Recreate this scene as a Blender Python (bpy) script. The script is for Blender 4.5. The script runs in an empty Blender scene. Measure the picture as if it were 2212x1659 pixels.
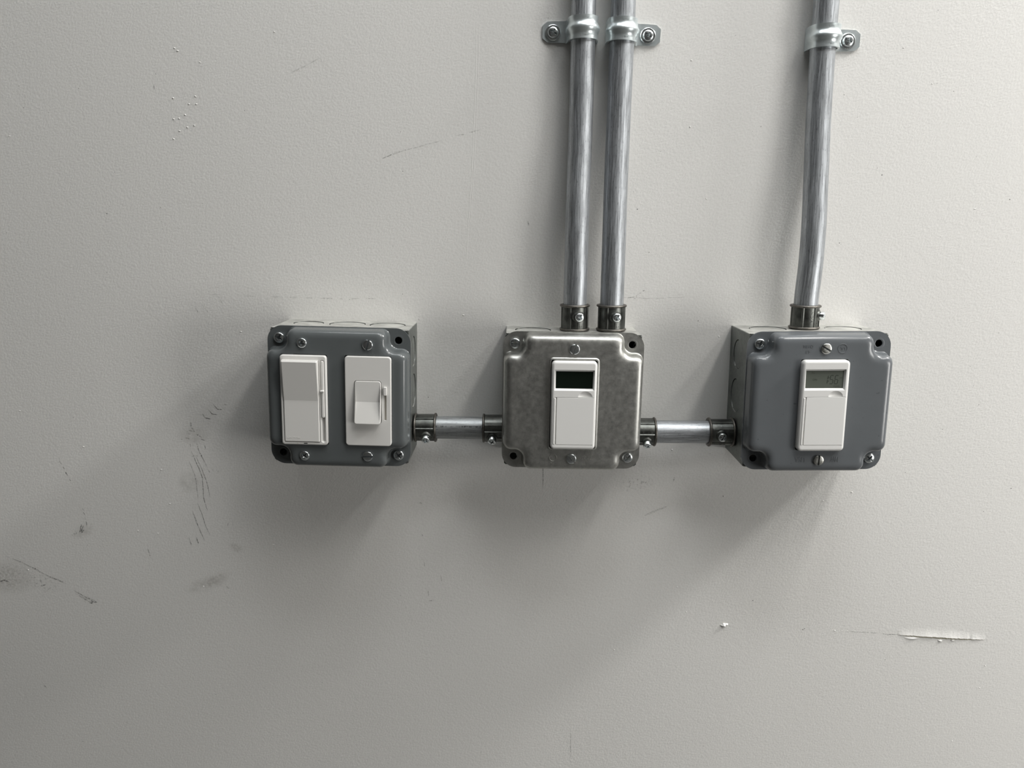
import bpy, bmesh, math, random
from math import sin, cos, pi, radians, sqrt, atan2
from mathutils import Matrix, Vector
from mathutils.geometry import delaunay_2d_cdt

# ------------------------------------------------------------------ frame of reference
# Working units are millimetres: x to the right along the wall, d out of the wall
# towards the room, z up from the height of the camera (1.35 m above the floor).
S = 0.001
EYE = 1350.0
scene = bpy.context.scene
col = scene.collection

def W(x, d, z):
    return Vector((x * S, -d * S, (z + EYE) * S))

# ------------------------------------------------------------------ camera
CAM_D, PITCH, YAW, ROLL, FPX = 624.4, 0.2022, -0.0035, 0.0061, 1694.5
fwd = Vector((sin(YAW) * cos(PITCH), cos(YAW) * cos(PITCH), -sin(PITCH)))
r0 = Vector((cos(YAW), -sin(YAW), 0.0))
u0 = r0.cross(fwd)
right = cos(ROLL) * r0 + sin(ROLL) * u0
up = -sin(ROLL) * r0 + cos(ROLL) * u0
cam_data = bpy.data.cameras.new('camera')
cam = bpy.data.objects.new('camera', cam_data)
col.objects.link(cam)
m = Matrix((right, up, -fwd)).transposed().to_4x4()
m.translation = W(0, CAM_D, 0)
cam.matrix_world = m
cam_data.sensor_fit = 'HORIZONTAL'
cam_data.sensor_width = 36.0
cam_data.lens = FPX / 2212.0 * 36.0
cam_data.clip_start = 0.01
scene.camera = cam

def wall_pt(px, py, d=0.0):
    """the point at distance d from the wall that a pixel of the 2212x1659 photograph shows"""
    v = fwd + (px - 1106.0) / FPX * right - (py - 829.5) / FPX * up
    t = (CAM_D - d) / v.y
    p = v * t
    return p.x, p.z        # millimetres

# ------------------------------------------------------------------ world, lamps, exposure
world = bpy.data.worlds.new('world')
scene.world = world
world.use_nodes = True
bg = world.node_tree.nodes['Background']
bg.inputs[0].default_value = (0.86, 0.95, 1.0, 1)
bg.inputs[1].default_value = 0.02

def area_lamp(name, x, d, z, sx, sy, power, colr, target=None, rotz=0.0):
    l = bpy.data.lights.new(name, 'AREA')
    l.shape = 'RECTANGLE'
    l.size, l.size_y = sx, sy
    l.energy = power
    l.color = colr
    o = bpy.data.objects.new(name, l)
    o.location = W(x, d, z)
    if target is None:
        o.rotation_euler = (0, 0, rotz)
    else:
        o.rotation_euler = (W(*target) - o.location).to_track_quat('-Z', 'Y').to_euler()
    col.objects.link(o)
    return o

WARM, COOL = (1.0, 0.985, 0.955), (0.96, 0.985, 1.0)
area_lamp('ceiling_tube', 1200, 900, 1240, 0.15, 1.2, 9.7, WARM, (1200, 900, 0))
area_lamp('ceiling_tube', 700, 700, 1240, 0.15, 0.8, 9.6, WARM, (700, 700, 0))
area_lamp('ceiling_tube', 700, 1100, 1240, 0.35, 0.6, 3.8, WARM, (700, 1100, 0))
area_lamp('ceiling_lamp', 1650, 300, 1240, 0.3, 0.3, 42.0, WARM, (1650, 300, 0))
area_lamp('ceiling_tube', 0, 330, 1240, 0.9, 0.15, 5.3, COOL, (0, 330, 0))
area_lamp('ceiling_lamp', 200, 600, 1240, 0.4, 0.15, 4.1, COOL, (200, 600, 0))
area_lamp('added_fill_light', 1300, 900, -200, 0.4, 0.6, 8.1, WARM, (300, 0, -200))  # unseen lamp added to brighten the wall towards the lower right

vs = scene.view_settings
scene.display_settings.display_device = 'sRGB'
vs.view_transform = 'Standard'
vs.look = 'None'
vs.exposure = 0.0
vs.gamma = 1.0
vs.use_curve_mapping = False

# ------------------------------------------------------------------ materials
def new_mat(name):
    mt = bpy.data.materials.new(name)
    mt.use_nodes = True
    nt = mt.node_tree
    for n in list(nt.nodes):
        nt.nodes.remove(n)
    out = nt.nodes.new('ShaderNodeOutputMaterial')
    b = nt.nodes.new('ShaderNodeBsdfPrincipled')
    nt.links.new(b.outputs[0], out.inputs[0])
    return mt, nt, b, out

def node(nt, t, **kw):
    n = nt.nodes.new(t)
    for k, v in kw.items():
        setattr(n, k, v)
    return n

def coords(nt, kind='Object', scale=(1, 1, 1)):
    if kind == 'Position':
        g = node(nt, 'ShaderNodeNewGeometry'); o = g.outputs['Position']
    else:
        t = node(nt, 'ShaderNodeTexCoord'); o = t.outputs[kind]
    mp = node(nt, 'ShaderNodeMapping')
    mp.inputs['Scale'].default_value = scale
    nt.links.new(o, mp.inputs['Vector'])
    return mp.outputs[0]

def noise(nt, vec, scale, detail=2.0, rough=0.5):
    n = node(nt, 'ShaderNodeTexNoise')
    n.inputs['Scale'].default_value = scale
    n.inputs['Detail'].default_value = detail
    n.inputs['Roughness'].default_value = rough
    nt.links.new(vec, n.inputs['Vector'])
    return n.outputs[0]

def ramp(nt, fac, stops):
    r = node(nt, 'ShaderNodeValToRGB')
    els = r.color_ramp.elements
    while len(els) < len(stops):
        els.new(0.5)
    for e, (p, c) in zip(els, stops):
        e.position = p
        e.color = (c, c, c, 1) if isinstance(c, (int, float)) else (*c, 1)
    nt.links.new(fac, r.inputs[0])
    return r.outputs[0]

def mixc(nt, fac, a, b, mode='MIX'):
    n = node(nt, 'ShaderNodeMix', data_type='RGBA', blend_type=mode)
    for sock, v in ((n.inputs[0], fac), (n.inputs[6], a), (n.inputs[7], b)):
        if isinstance(v, (int, float)):
            sock.default_value = v
        elif isinstance(v, tuple):
            sock.default_value = (*v, 1)
        else:
            nt.links.new(v, sock)
    return n.outputs[2]

def bump(nt, b, height, dist, strength=1.0):
    n = node(nt, 'ShaderNodeBump')
    n.inputs['Distance'].default_value = dist
    n.inputs['Strength'].default_value = strength
    nt.links.new(height, n.inputs['Height'])
    nt.links.new(n.outputs[0], b.inputs['Normal'])
    return n

def plain(name, c, rough=0.5, metal=0.0, spec=0.5, coat=0.0):
    mt, nt, b, out = new_mat(name)
    b.inputs['Base Color'].default_value = (*c, 1)
    b.inputs['Roughness'].default_value = rough
    b.inputs['Metallic'].default_value = metal
    b.inputs['Specular IOR Level'].default_value = spec
    b.inputs['Coat Weight'].default_value = coat
    b.inputs['Coat Roughness'].default_value = 0.12
    return mt

def wall_material(name, tint=(0.70, 0.69, 0.665)):
    mt, nt, b, out = new_mat(name)
    v = coords(nt, 'Position')
    big = noise(nt, v, 6.0, 2.0)
    c = mixc(nt, big, tuple(t * 0.975 for t in tint), tuple(t * 1.02 for t in tint))
    nt.links.new(c, b.inputs['Base Color'])
    b.inputs['Roughness'].default_value = 0.55
    b.inputs['Specular IOR Level'].default_value = 0.35
    vr = coords(nt, 'Position', (0.55, 1.0, 1.0))          # roller nap runs on a slant
    vr.node.inputs['Rotation'].default_value = (0.0, 0.0, 0.0)
    rot = node(nt, 'ShaderNodeVectorRotate', rotation_type='Y_AXIS')
    rot.inputs['Angle'].default_value = radians(40)
    g_ = node(nt, 'ShaderNodeNewGeometry')
    nt.links.new(g_.outputs['Position'], rot.inputs['Vector'])
    nt.links.new(rot.outputs[0], vr.node.inputs['Vector'])
    n1 = noise(nt, vr, 950.0, 1.5, 0.5)        # roller stipple, a few millimetres across
    n2 = noise(nt, vr, 330.0, 1.0, 0.5)
    ad = node(nt, 'ShaderNodeMath', operation='MULTIPLY_ADD')
    nt.links.new(n2, ad.inputs[0]); ad.inputs[1].default_value = 0.7
    nt.links.new(n1, ad.inputs[2])
    bump(nt, b, ad.outputs[0], 0.00018)
    return mt

def galvanised(name, base=(0.55, 0.56, 0.57), rough=0.38, scale=(60, 60, 60), kind='Object', spot=0.5, metal=1.0, dust=None, contrast=1.0):
    mt, nt, b, out = new_mat(name)
    v = coords(nt, kind, scale)
    n1 = noise(nt, v, 1.0, 5.0, 0.62)
    n2 = noise(nt, v, 4.5, 3.0, 0.6)
    c1 = mixc(nt, ramp(nt, n1, [(0.30, 0.0), (0.70, 1.0)]), tuple(t * (1 - 0.38 * contrast) for t in base), tuple(min(1, t * (1 + 0.25 * contrast)) for t in base))
    c2 = mixc(nt, ramp(nt, n2, [(0.28, spot), (0.42, 0.0)]), c1, tuple(t * 0.3 for t in base))
    dust_f = None
    if dust:
        g = node(nt, 'ShaderNodeNewGeometry')
        sp = node(nt, 'ShaderNodeSeparateXYZ'); nt.links.new(g.outputs['Normal'], sp.inputs[0])
        upf = ramp(nt, sp.outputs[2], [(0.55, 0.0), (0.95, 1.0)])
        mm = node(nt, 'ShaderNodeMath', operation='MULTIPLY')
        nt.links.new(ramp(nt, n1, [(0.30, dust * 0.55), (0.62, dust)]), mm.inputs[0]); nt.links.new(upf, mm.inputs[1])
        dust_f = mm.outputs[0]
        c2 = mixc(nt, dust_f, c2, (0.62, 0.61, 0.57))
    nt.links.new(c2, b.inputs['Base Color'])
    b.inputs['Metallic'].default_value = metal
    if dust_f is not None:
        iv = node(nt, 'ShaderNodeMath', operation='MULTIPLY_ADD'); nt.links.new(dust_f, iv.inputs[0]); iv.inputs[1].default_value = -metal; iv.inputs[2].default_value = metal
        nt.links.new(iv.outputs[0], b.inputs['Metallic'])
    r = ramp(nt, n1, [(0.2, rough - 0.1 * contrast), (0.8, rough + 0.14 * contrast)])
    nt.links.new(r, b.inputs['Roughness'])
    bump(nt, b, n2, 0.00012, 0.6 * max(0.3, contrast))
    return mt

def pipe_material(name, dashes=False, base=(0.43, 0.45, 0.47)):
    """drawn galvanised tube: streaks that run with its length, dark pits, scale lines"""
    mt, nt, b, out = new_mat(name)
    long_ = coords(nt, 'UV', (52, 2.6, 1))
    pits = coords(nt, 'UV', (95, 15, 1))
    st = noise(nt, long_, 1.0, 4.0, 0.6)
    pt = noise(nt, pits, 1.0, 3.0, 0.6)
    c = mixc(nt, ramp(nt, st, [(0.28, 0.0), (0.72, 1.0)]), tuple(t * 0.55 for t in base), tuple(min(1, t * 1.35) for t in base))
    c = mixc(nt, ramp(nt, pt, [(0.30, 0.62), (0.41, 0.0)]), c, (0.06, 0.062, 0.07))
    if dashes:
        dv = coords(nt, 'UV', (1, 1, 1))
        sep = node(nt, 'ShaderNodeSeparateXYZ'); nt.links.new(dv, sep.inputs[0])
        a = node(nt, 'ShaderNodeMath', operation='SUBTRACT'); nt.links.new(sep.outputs[0], a.inputs[0]); a.inputs[1].default_value = dashes
        a2 = node(nt, 'ShaderNodeMath', operation='ABSOLUTE'); nt.links.new(a.outputs[0], a2.inputs[0])
        a3 = node(nt, 'ShaderNodeMath', operation='LESS_THAN'); nt.links.new(a2.outputs[0], a3.inputs[0]); a3.inputs[1].default_value = 0.011
        dn = noise(nt, coords(nt, 'UV', (12, 48, 1)), 1.0, 2.0, 0.6)
        dr = ramp(nt, dn, [(0.47, 0.0), (0.56, 0.6)])
        mm = node(nt, 'ShaderNodeMath', operation='MULTIPLY'); nt.links.new(dr, mm.inputs[0]); nt.links.new(a3.outputs[0], mm.inputs[1])
        c = mixc(nt, mm.outputs[0], c, (0.035, 0.035, 0.04))
    nt.links.new(c, b.inputs['Base Color'])
    b.inputs['Metallic'].default_value = 0.80
    nt.links.new(ramp(nt, st, [(0.2, 0.37), (0.8, 0.52)]), b.inputs['Roughness'])
    bump(nt, b, st, 0.00012, 0.4)
    return mt

def paint_material(name, base, rough=0.30, dirt=0.25):
    """factory enamel on pressed steel, a little orange-peeled, with small chips"""
    mt, nt, b, out = new_mat(name)
    v = coords(nt, 'Object')
    n1 = noise(nt, v, 45.0, 3.0)
    n2 = noise(nt, v, 420.0, 2.0)
    c = mixc(nt, n1, tuple(t * 0.92 for t in base), tuple(t * 1.08 for t in base))
    c = mixc(nt, ramp(nt, n2, [(0.22, dirt), (0.27, 0.0)]), c, tuple(t * 0.3 for t in base))
    nt.links.new(c, b.inputs['Base Color'])
    b.inputs['Roughness'].default_value = rough
    b.inputs['Specular IOR Level'].default_value = 0.55
    bump(nt, b, n2, 0.00006, 0.5)
    return mt

def mark_material(name, c, alpha, lo, hi, scale=900.0):
    mt, nt, b, out = new_mat(name)
    b.inputs['Base Color'].default_value = (*c, 1)
    b.inputs['Roughness'].default_value = 0.8
    b.inputs['Specular IOR Level'].default_value = 0.1
    n = noise(nt, coords(nt, 'Position'), scale, 3.0, 0.65)
    nt.links.new(ramp(nt, n, [(lo, 0.0), (hi, alpha)]), b.inputs['Alpha'])
    return mt

def smudge_material(name, c, alpha, scale=500.0, lo=0.40, hi=0.62):
    """a soft-edged patch of dirt: fades to nothing at the rim of its own patch"""
    mt, nt, b, out = new_mat(name)
    b.inputs['Base Color'].default_value = (*c, 1)
    b.inputs['Roughness'].default_value = 0.85
    b.inputs['Specular IOR Level'].default_value = 0.1
    t = node(nt, 'ShaderNodeTexCoord')
    g = node(nt, 'ShaderNodeTexGradient', gradient_type='SPHERICAL')
    nt.links.new(t.outputs['UV'], g.inputs[0])
    n = noise(nt, coords(nt, 'Position'), scale, 4.0, 0.7)
    mm = node(nt, 'ShaderNodeMath', operation='MULTIPLY')
    nt.links.new(ramp(nt, n, [(lo, 0.0), (hi, alpha)]), mm.inputs[0])
    nt.links.new(ramp(nt, g.outputs[0], [(0.0, 0.0), (0.6, 1.0)]), mm.inputs[1])
    nt.links.new(mm.outputs[0], b.inputs['Alpha'])
    return mt

M = {
    'wall': wall_material('painted_drywall'),
    'room': plain('far_wall_paint', (0.11, 0.108, 0.104), 0.8),
    'ceiling': plain('ceiling_paint', (0.35, 0.35, 0.34), 0.9),
    'floor': plain('concrete_floor', (0.10, 0.10, 0.097), 0.7),
    'box': galvanised('galvanised_box_steel', (0.225, 0.24, 0.228), 0.42, (110, 110, 110), metal=0.9, dust=0.7),
    'bare': galvanised('bare_pressed_steel', (0.50, 0.50, 0.475), 0.42, (330, 330, 330), spot=0.10, contrast=0.42),
    'paint': paint_material('grey_enamel', (0.098, 0.107, 0.109), 0.21),
    'paint_light': paint_material('blue_grey_enamel', (0.124, 0.133, 0.141), 0.22, 0.6),
    'cast': galvanised('zinc_die_casting', (0.135, 0.140, 0.131), 0.36, (130, 130, 130), spot=0.3),
    'rim': galvanised('dull_cast_rim', (0.17, 0.16, 0.145), 0.42, (200, 200, 200), spot=0.3),
    'zinc': plain('bright_zinc', (0.80, 0.84, 0.85), 0.24, 1.0),
    'zinc_dull': galvanised('dull_zinc_screw', (0.62, 0.62, 0.58), 0.3, (300, 300, 300), spot=0.5),
    'strap': galvanised('zinc_plated_strap', (0.70, 0.76, 0.77), 0.30, (80, 80, 80), spot=0.1, metal=0.72, contrast=0.3),
    'pipe': pipe_material('galvanised_conduit'),
    'pipe_marked': pipe_material('printed_conduit', 0.055, (0.36, 0.375, 0.38)),
    'white': plain('white_plastic', (0.74, 0.735, 0.715), 0.33),
    'white_device': plain('warm_white_plastic', (0.66, 0.65, 0.625), 0.36),
    'ivory': plain('slot_plastic', (0.55, 0.52, 0.46), 0.5),
    'black': plain('black_slot', (0.006, 0.006, 0.006), 0.5),
    'cavity': plain('dark_cavity', (0.02, 0.02, 0.02), 0.9),
    'lcd_off': plain('dark_lcd_glass', (0.006, 0.010, 0.007), 0.22, spec=0.15),
    'lcd_on': plain('grey_green_lcd_glass', (0.100, 0.110, 0.093), 0.30, spec=0.3),
    'lcd_ink': plain('lcd_digits', (0.040, 0.046, 0.038), 0.5, spec=0.1),
    'lcd_ghost': plain('lcd_ghost_digits', (0.075, 0.085, 0.071), 0.5, spec=0.1),
    'mark_dark': mark_material('pencil_dark_mark', (0.08, 0.08, 0.08), 0.62, 0.38, 0.58),
    'mark_mid': mark_material('grey_scuff', (0.14, 0.14, 0.14), 0.5, 0.40, 0.62),
    'mark_faint': mark_material('faint_scuff', (0.26, 0.26, 0.25), 0.36, 0.38, 0.66),
    'speck': plain('dark_speck', (0.17, 0.168, 0.16), 0.8),
    'smudge': smudge_material('brown_smudge', (0.27, 0.25, 0.20), 0.26),
    'smudge_speckled': smudge_material('speckled_dirt', (0.16, 0.16, 0.15), 0.42, 420.0, 0.53, 0.68),
    'haze': smudge_material('faint_soiling', (0.36, 0.345, 0.31), 0.22, 160.0, 0.35, 0.7),
    'torn': plain('torn_drywall_paper', (0.34, 0.32, 0.24), 0.9),
    'drip': plain('white_paint_drip', (0.80, 0.79, 0.77), 0.35),
}

# ------------------------------------------------------------------ mesh helpers
class MB:
    """collects vertices (millimetres: x, d, z) and faces, then links them as one mesh"""
    def __init__(self):
        self.v, self.f, self.mi, self.uv, self.sm = [], [], [], {}, []
    def add(self, verts, faces, mi=0, smooth=True, uvs=None):
        o = len(self.v)
        self.v += [tuple(p) for p in verts]
        for k, fc in enumerate(faces):
            if uvs:
                self.uv[len(self.f)] = uvs[k]
            self.f.append(tuple(i + o for i in fc)); self.mi.append(mi); self.sm.append(smooth)
        return self
    def xform(self, fn, start=0):
        self.v[start:] = [fn(*p) for p in self.v[start:]]
        return self
    def build(self, name, mats, parent=None, loc=None, sharp=35):
        me = bpy.data.meshes.new(name)
        me.from_pydata([(x * S, -d * S, z * S) for x, d, z in self.v], [], self.f)
        mats = mats if isinstance(mats, (list, tuple)) else [mats]
        for mt in mats:
            me.materials.append(mt)
        me.polygons.foreach_set('material_index', self.mi)
        me.polygons.foreach_set('use_smooth', self.sm)
        if self.uv:
            ul = me.uv_layers.new(name='UVMap')
            for p in me.polygons:
                if p.index in self.uv:
                    for li, uv in zip(p.loop_indices, self.uv[p.index]):
                        ul.data[li].uv = uv
        bm = bmesh.new(); bm.from_mesh(me)
        bmesh.ops.remove_doubles(bm, verts=bm.verts, dist=1e-6)
        bmesh.ops.recalc_face_normals(bm, faces=bm.faces)
        bm.to_mesh(me); bm.free()
        me.update()
        me.set_sharp_from_angle(angle=radians(sharp))
        if len(me.polygons) == len(self.sm):
            me.polygons.foreach_set('use_smooth', self.sm)
        else:
            print('faces changed in', name, len(me.polygons), len(self.sm))
        o = bpy.data.objects.new(name, me)
        col.objects.link(o)
        if parent is not None:
            o.parent = parent
        if loc is not None:
            o.location = loc
        return o

def loops_strip(mb, loops, closed=True, mi=0, smooth=True, uv=None):
    """skin between successive loops of equal length"""
    n = len(loops[0]); verts = [p for L in loops for p in L]; faces = []; uvs = [] if uv else None
    for i in range(len(loops) - 1):
        for j in range(n if closed else n - 1):
            k = (j + 1) % n
            faces.append((i * n + j, i * n + k, (i + 1) * n + k, (i + 1) * n + j))
            if uv:
                j2 = j + 1
                uvs.append([(j / n, uv[i]), (j2 / n, uv[i]), (j2 / n, uv[i + 1]), (j / n, uv[i + 1])])
    mb.add(verts, faces, mi, smooth, uvs)

def triangulate(outer, holes):
    """constrained triangulation of an outline with holes"""
    pts, edges = [], []
    for L in [outer] + list(holes):
        o = len(pts)
        pts += [Vector(p) for p in L]
        edges += [(o + i, o + (i + 1) % len(L)) for i in range(len(L))]
    v, e, f, ov, oe, of_ = delaunay_2d_cdt(pts, edges, [], 1 if not holes else 0, 1e-5)
    def inside(x, z, L):
        c = False
        for i in range(len(L)):
            (x1, z1), (x2, z2) = L[i][:2], L[i - 1][:2]
            if (z1 > z) != (z2 > z) and x < (x2 - x1) * (z - z1) / (z2 - z1) + x1:
                c = not c
        return c
    out = []
    for t in f:
        cx = sum(v[i].x for i in t) / len(t); cz = sum(v[i].y for i in t) / len(t)
        if inside(cx, cz, outer) and not any(inside(cx, cz, h) for h in holes):
            out.append(tuple(t))
    return [(p.x, p.y) for p in v], out

def fill(mb, outer, holes, d, mi=0):
    """flat region at depth d between an outline and its holes; outlines are (x, z) lists"""
    pts, tris = triangulate(outer, holes)
    mb.add([(x, d, z) for x, z in pts], tris, mi, False)

def rrect(cx, cz, w, h, r, n=6):
    pts = []
    r = max(r, 1e-3)
    for (sx, sz, a0) in ((1, 1, 0), (-1, 1, 90), (-1, -1, 180), (1, -1, 270)):
        for i in range(n + 1):
            a = radians(a0 + 90 * i / n)
            pts.append((cx + sx * (w / 2 - r) + r * cos(a), cz + sz * (h / 2 - r) + r * sin(a)))
    return pts

def circle(cx, cz, r, n=32, rz=None):
    rz = r if rz is None else rz
    return [(cx + r * cos(2 * pi * i / n), cz + rz * sin(2 * pi * i / n)) for i in range(n)]

def lift(loop, d):
    return [(x, d, z) for x, z in loop]

def slab(mb, outer, holes, d0, d1, mi=0, back=True):
    """a plate from depth d0 to d1"""
    fill(mb, outer, holes, d1, mi)
    if back:
        fill(mb, outer, holes, d0, mi)
    for L in [outer] + list(holes):
        loops_strip(mb, [lift(L, d0), lift(L, d1)], True, mi, True)

def pillow(mb, cx, cz, w, h, r, d0, d1, bev, n=6, holes=(), steps=4, mi=0):
    """rounded rectangular button: side wall, rounded shoulder, flat face with holes"""
    loops = [lift(rrect(cx, cz, w, h, r, n), d0), lift(rrect(cx, cz, w, h, r, n), d1 - bev)]
    for i in range(1, steps + 1):
        a = pi / 2 * i / steps
        ins = bev * (1 - cos(a))
        loops.append(lift(rrect(cx, cz, w - 2 * ins, h - 2 * ins, max(r - ins, 0.2), n), d1 - bev + bev * sin(a)))
    loops_strip(mb, loops, True, mi)
    fill(mb, [(p[0], p[2]) for p in loops[-1]], holes, d1, mi)

def boxm(mb, x0, x1, d0, d1, z0, z1, mi=0):
    v = [(x, d, z) for x in (x0, x1) for d in (d0, d1) for z in (z0, z1)]
    mb.add(v, [(0, 1, 3, 2), (4, 6, 7, 5), (0, 4, 5, 1), (2, 3, 7, 6), (0, 2, 6, 4), (1, 5, 7, 3)], mi, False)

def lathe(mb, prof, n=48, mi=0, ax='d', uvs=False):
    """prof: list of (radius, position along the axis)"""
    loops = []
    for r, h in prof:
        L = []
        for i in range(n):
            a = 2 * pi * i / n
            L.append((r * cos(a), h, r * sin(a)) if ax == 'd' else (r * sin(a), r * cos(a), h))
        loops.append(L)
    loops_strip(mb, loops, True, mi)

# ------------------------------------------------------------------ things, parts, labels
def thing(name, label, cat, loc=(0, 0, 0), rot=(0, 0, 0), group=None):
    o = bpy.data.objects.new(name, None)
    o.empty_display_size = 0.02
    col.objects.link(o)
    o.location = W(*loc)
    o.rotation_euler = rot
    o['label'] = label; o['category'] = cat
    if group:
        o['group'] = group
    return o

def copy_part(src, parent, loc=None, rot=None, label=None):
    o = src.copy(); col.objects.link(o); o.parent = parent
    if loc is not None:
        o.location = Vector((loc[0] * S, -loc[1] * S, loc[2] * S))
    if rot is not None:
        o.rotation_euler = rot
    if label:
        o['label'] = label
    return o

def structure(o):
    o['kind'] = 'structure'
    return o

# ------------------------------------------------------------------ text as relief
def text_polys(s, size, bold=False):
    cu = bpy.data.curves.new('lettering', 'FONT')
    cu.body = s; cu.size = size * S; cu.extrude = 0.0
    cu.align_x = 'CENTER'; cu.align_y = 'CENTER'; cu.resolution_u = 3
    if bold:
        cu.offset = 0.00006
    o = bpy.data.objects.new('lettering', cu); col.objects.link(o)
    dg = bpy.context.evaluated_depsgraph_get()
    me = bpy.data.meshes.new_from_object(o.evaluated_get(dg))
    v = [(p.co.x / S, p.co.y / S) for p in me.vertices]
    f = [tuple(p.vertices) for p in me.polygons]
    edges = {}
    for fc in f:
        for i in range(len(fc)):
            e = (fc[i], fc[(i + 1) % len(fc)])
            k = tuple(sorted(e)); edges[k] = edges.get(k, []) + [e]
    rim = [e[0] for e in edges.values() if len(e) == 1]
    bpy.data.objects.remove(o); bpy.data.curves.remove(cu); bpy.data.meshes.remove(me)
    return v, f, rim

def add_text(mb, s, size, fn, h0, h1, sx=1.0, mi=0, bold=False):
    """lettering; fn(u, v, h) maps text plane and height to (x, d, z)"""
    v, f, rim = text_polys(s, size, bold)
    top = [fn(x * sx, y, h1) for x, y in v]; bot = [fn(x * sx, y, h0) for x, y in v]
    n = len(v)
    mb.add(top + bot, f + [(a, b, b + n, a + n) for a, b in rim], mi, False)

# ================================================================== THE ROOM
ROOM = (-1900.0, 1850.0, 0.0, 3200.0)     # x from, x to, d from, d to
CEIL, FLOOR = 1290.0, -EYE

def room_panel(name, pts, mt, thick=None):
    mb = MB()
    n = len(pts)
    off = thick
    back = [(p[0] + off[0], p[1] + off[1], p[2] + off[2]) for p in pts]
    mb.add(pts + back, [tuple(range(n)), tuple(range(2 * n - 1, n - 1, -1))] + [(i, (i + 1) % n, (i + 1) % n + n, i + n) for i in range(n)], 0, False)
    o = mb.build(name, mt, loc=W(0, 0, 0))
    return structure(o)

x0, x1, d0, d1 = ROOM
wall = room_panel('wall_back', [(x0, 0, FLOOR), (x1, 0, FLOOR), (x1, 0, CEIL), (x0, 0, CEIL)], M['wall'], (0, -100, 0))
room_panel('wall_left', [(x0, 0, FLOOR), (x0, 0, CEIL), (x0, d1, CEIL), (x0, d1, FLOOR)], M['room'], (-100, 0, 0))
room_panel('wall_right', [(x1, 0, FLOOR), (x1, d1, FLOOR), (x1, d1, CEIL), (x1, 0, CEIL)], M['room'], (100, 0, 0))
room_panel('wall_front', [(x0, d1, FLOOR), (x0, d1, CEIL), (x1, d1, CEIL), (x1, d1, FLOOR)], M['room'], (0, 100, 0))
room_panel('floor', [(x0, 0, FLOOR), (x0, d1, FLOOR), (x1, d1, FLOOR), (x1, 0, FLOOR)], M['floor'], (0, 0, -100))
room_panel('ceiling', [(x0, 0, CEIL), (x1, 0, CEIL), (x1, d1, CEIL), (x0, d1, CEIL)], M['ceiling'], (0, 0, 100))

# ================================================================== SCREWS (shared meshes)
def screw_head(name, r, h, drive, mt, base=0.0, washer=0.0, n=80, rings=22):
    """a domed head on the plane d=0, its drive cut into it; drive is 'cross' or 'slot'"""
    mb = MB()
    def top(x, z):
        rho = sqrt(x * x + z * z)
        t = min(rho / r, 1.0)
        hh = h * (0.55 + 0.45 * sqrt(max(0.0, 1 - t ** 2.6))) if drive == 'cross' else h * (0.72 + 0.28 * sqrt(max(0.0, 1 - t ** 3)))
        if drive == 'cross':
            w = 0.115 * r + 0.09 * (r * 0.62 - rho)
            if rho < r * 0.66:
                if min(abs(x), abs(z)) < max(w, 0.09 * r):
                    hh -= h * 1.0 * (1 - (rho / (r * 0.66)) ** 2) + h * 0.4
                elif rho < r * 0.26:
                    hh -= h * 0.9
        else:
            if abs(x) < 0.15 * r:
                hh -= h * 1.5
        return base + hh
    loops = []
    if washer:
        loops.append([(washer * cos(2 * pi * i / n), 0.0, washer * sin(2 * pi * i / n)) for i in range(n)])
        loops.append([(washer * cos(2 * pi * i / n), 0.9, washer * sin(2 * pi * i / n)) for i in range(n)])
        loops.append([((washer - .5) * cos(2 * pi * i / n), 1.25, (washer - .5) * sin(2 * pi * i / n)) for i in range(n)])
        loops.append([(r * 1.06 * cos(2 * pi * i / n), 1.15, r * 1.06 * sin(2 * pi * i / n)) for i in range(n)])
    else:
        loops.append([(r * 0.96 * cos(2 * pi * i / n), 0.0, r * 0.96 * sin(2 * pi * i / n)) for i in range(n)])
    for k in range(rings, -1, -1):
        rr = r * (k / rings) if k else 0.02 * r
        L = []
        for i in range(n):
            x, z = rr * cos(2 * pi * i / n), rr * sin(2 * pi * i / n)
            L.append((x, top(x, z), z))
        loops.append(L)
    loops_strip(mb, loops)
    c = len(mb.v)
    mb.add([(0, top(0, 0), 0)] + loops[-1], [(0, i + 1, (i + 1) % n + 1) for i in range(n)])
    return mb.build(name, mt, sharp=40)

SC = {
    'cross': screw_head('cover_screw', 3.9, 2.3, 'cross', M['zinc']),
    'cross_small': screw_head('mounting_screw', 3.5, 1.9, 'cross', M['zinc']),
    'slot': screw_head('mounting_screw', 3.65, 1.7, 'slot', M['zinc']),
    'slot_dull': screw_head('mounting_screw', 3.75, 1.7, 'slot', M['zinc_dull']),
    'strap': screw_head('screw', 3.9, 2.4, 'cross', M['zinc'], 0.9, 5.7),
    'set': screw_head('set_screw', 3.3, 2.0, 'cross', M['zinc'], 1.6),
}
templates = list(SC.values())

# ================================================================== JUNCTION BOXES
BOXES = [   # centre x, z; turn in the wall plane; depth of the steel body
    dict(x=-130.5, z=-128.1, rot=-0.020, d=50.8),
    dict(x=43.5, z=-131.9, rot=-0.0083, d=42.6),
    dict(x=224.5, z=-129.3, rot=0.0105, d=49.9),
]
HALF, FL = 51.0, 52.8

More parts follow.
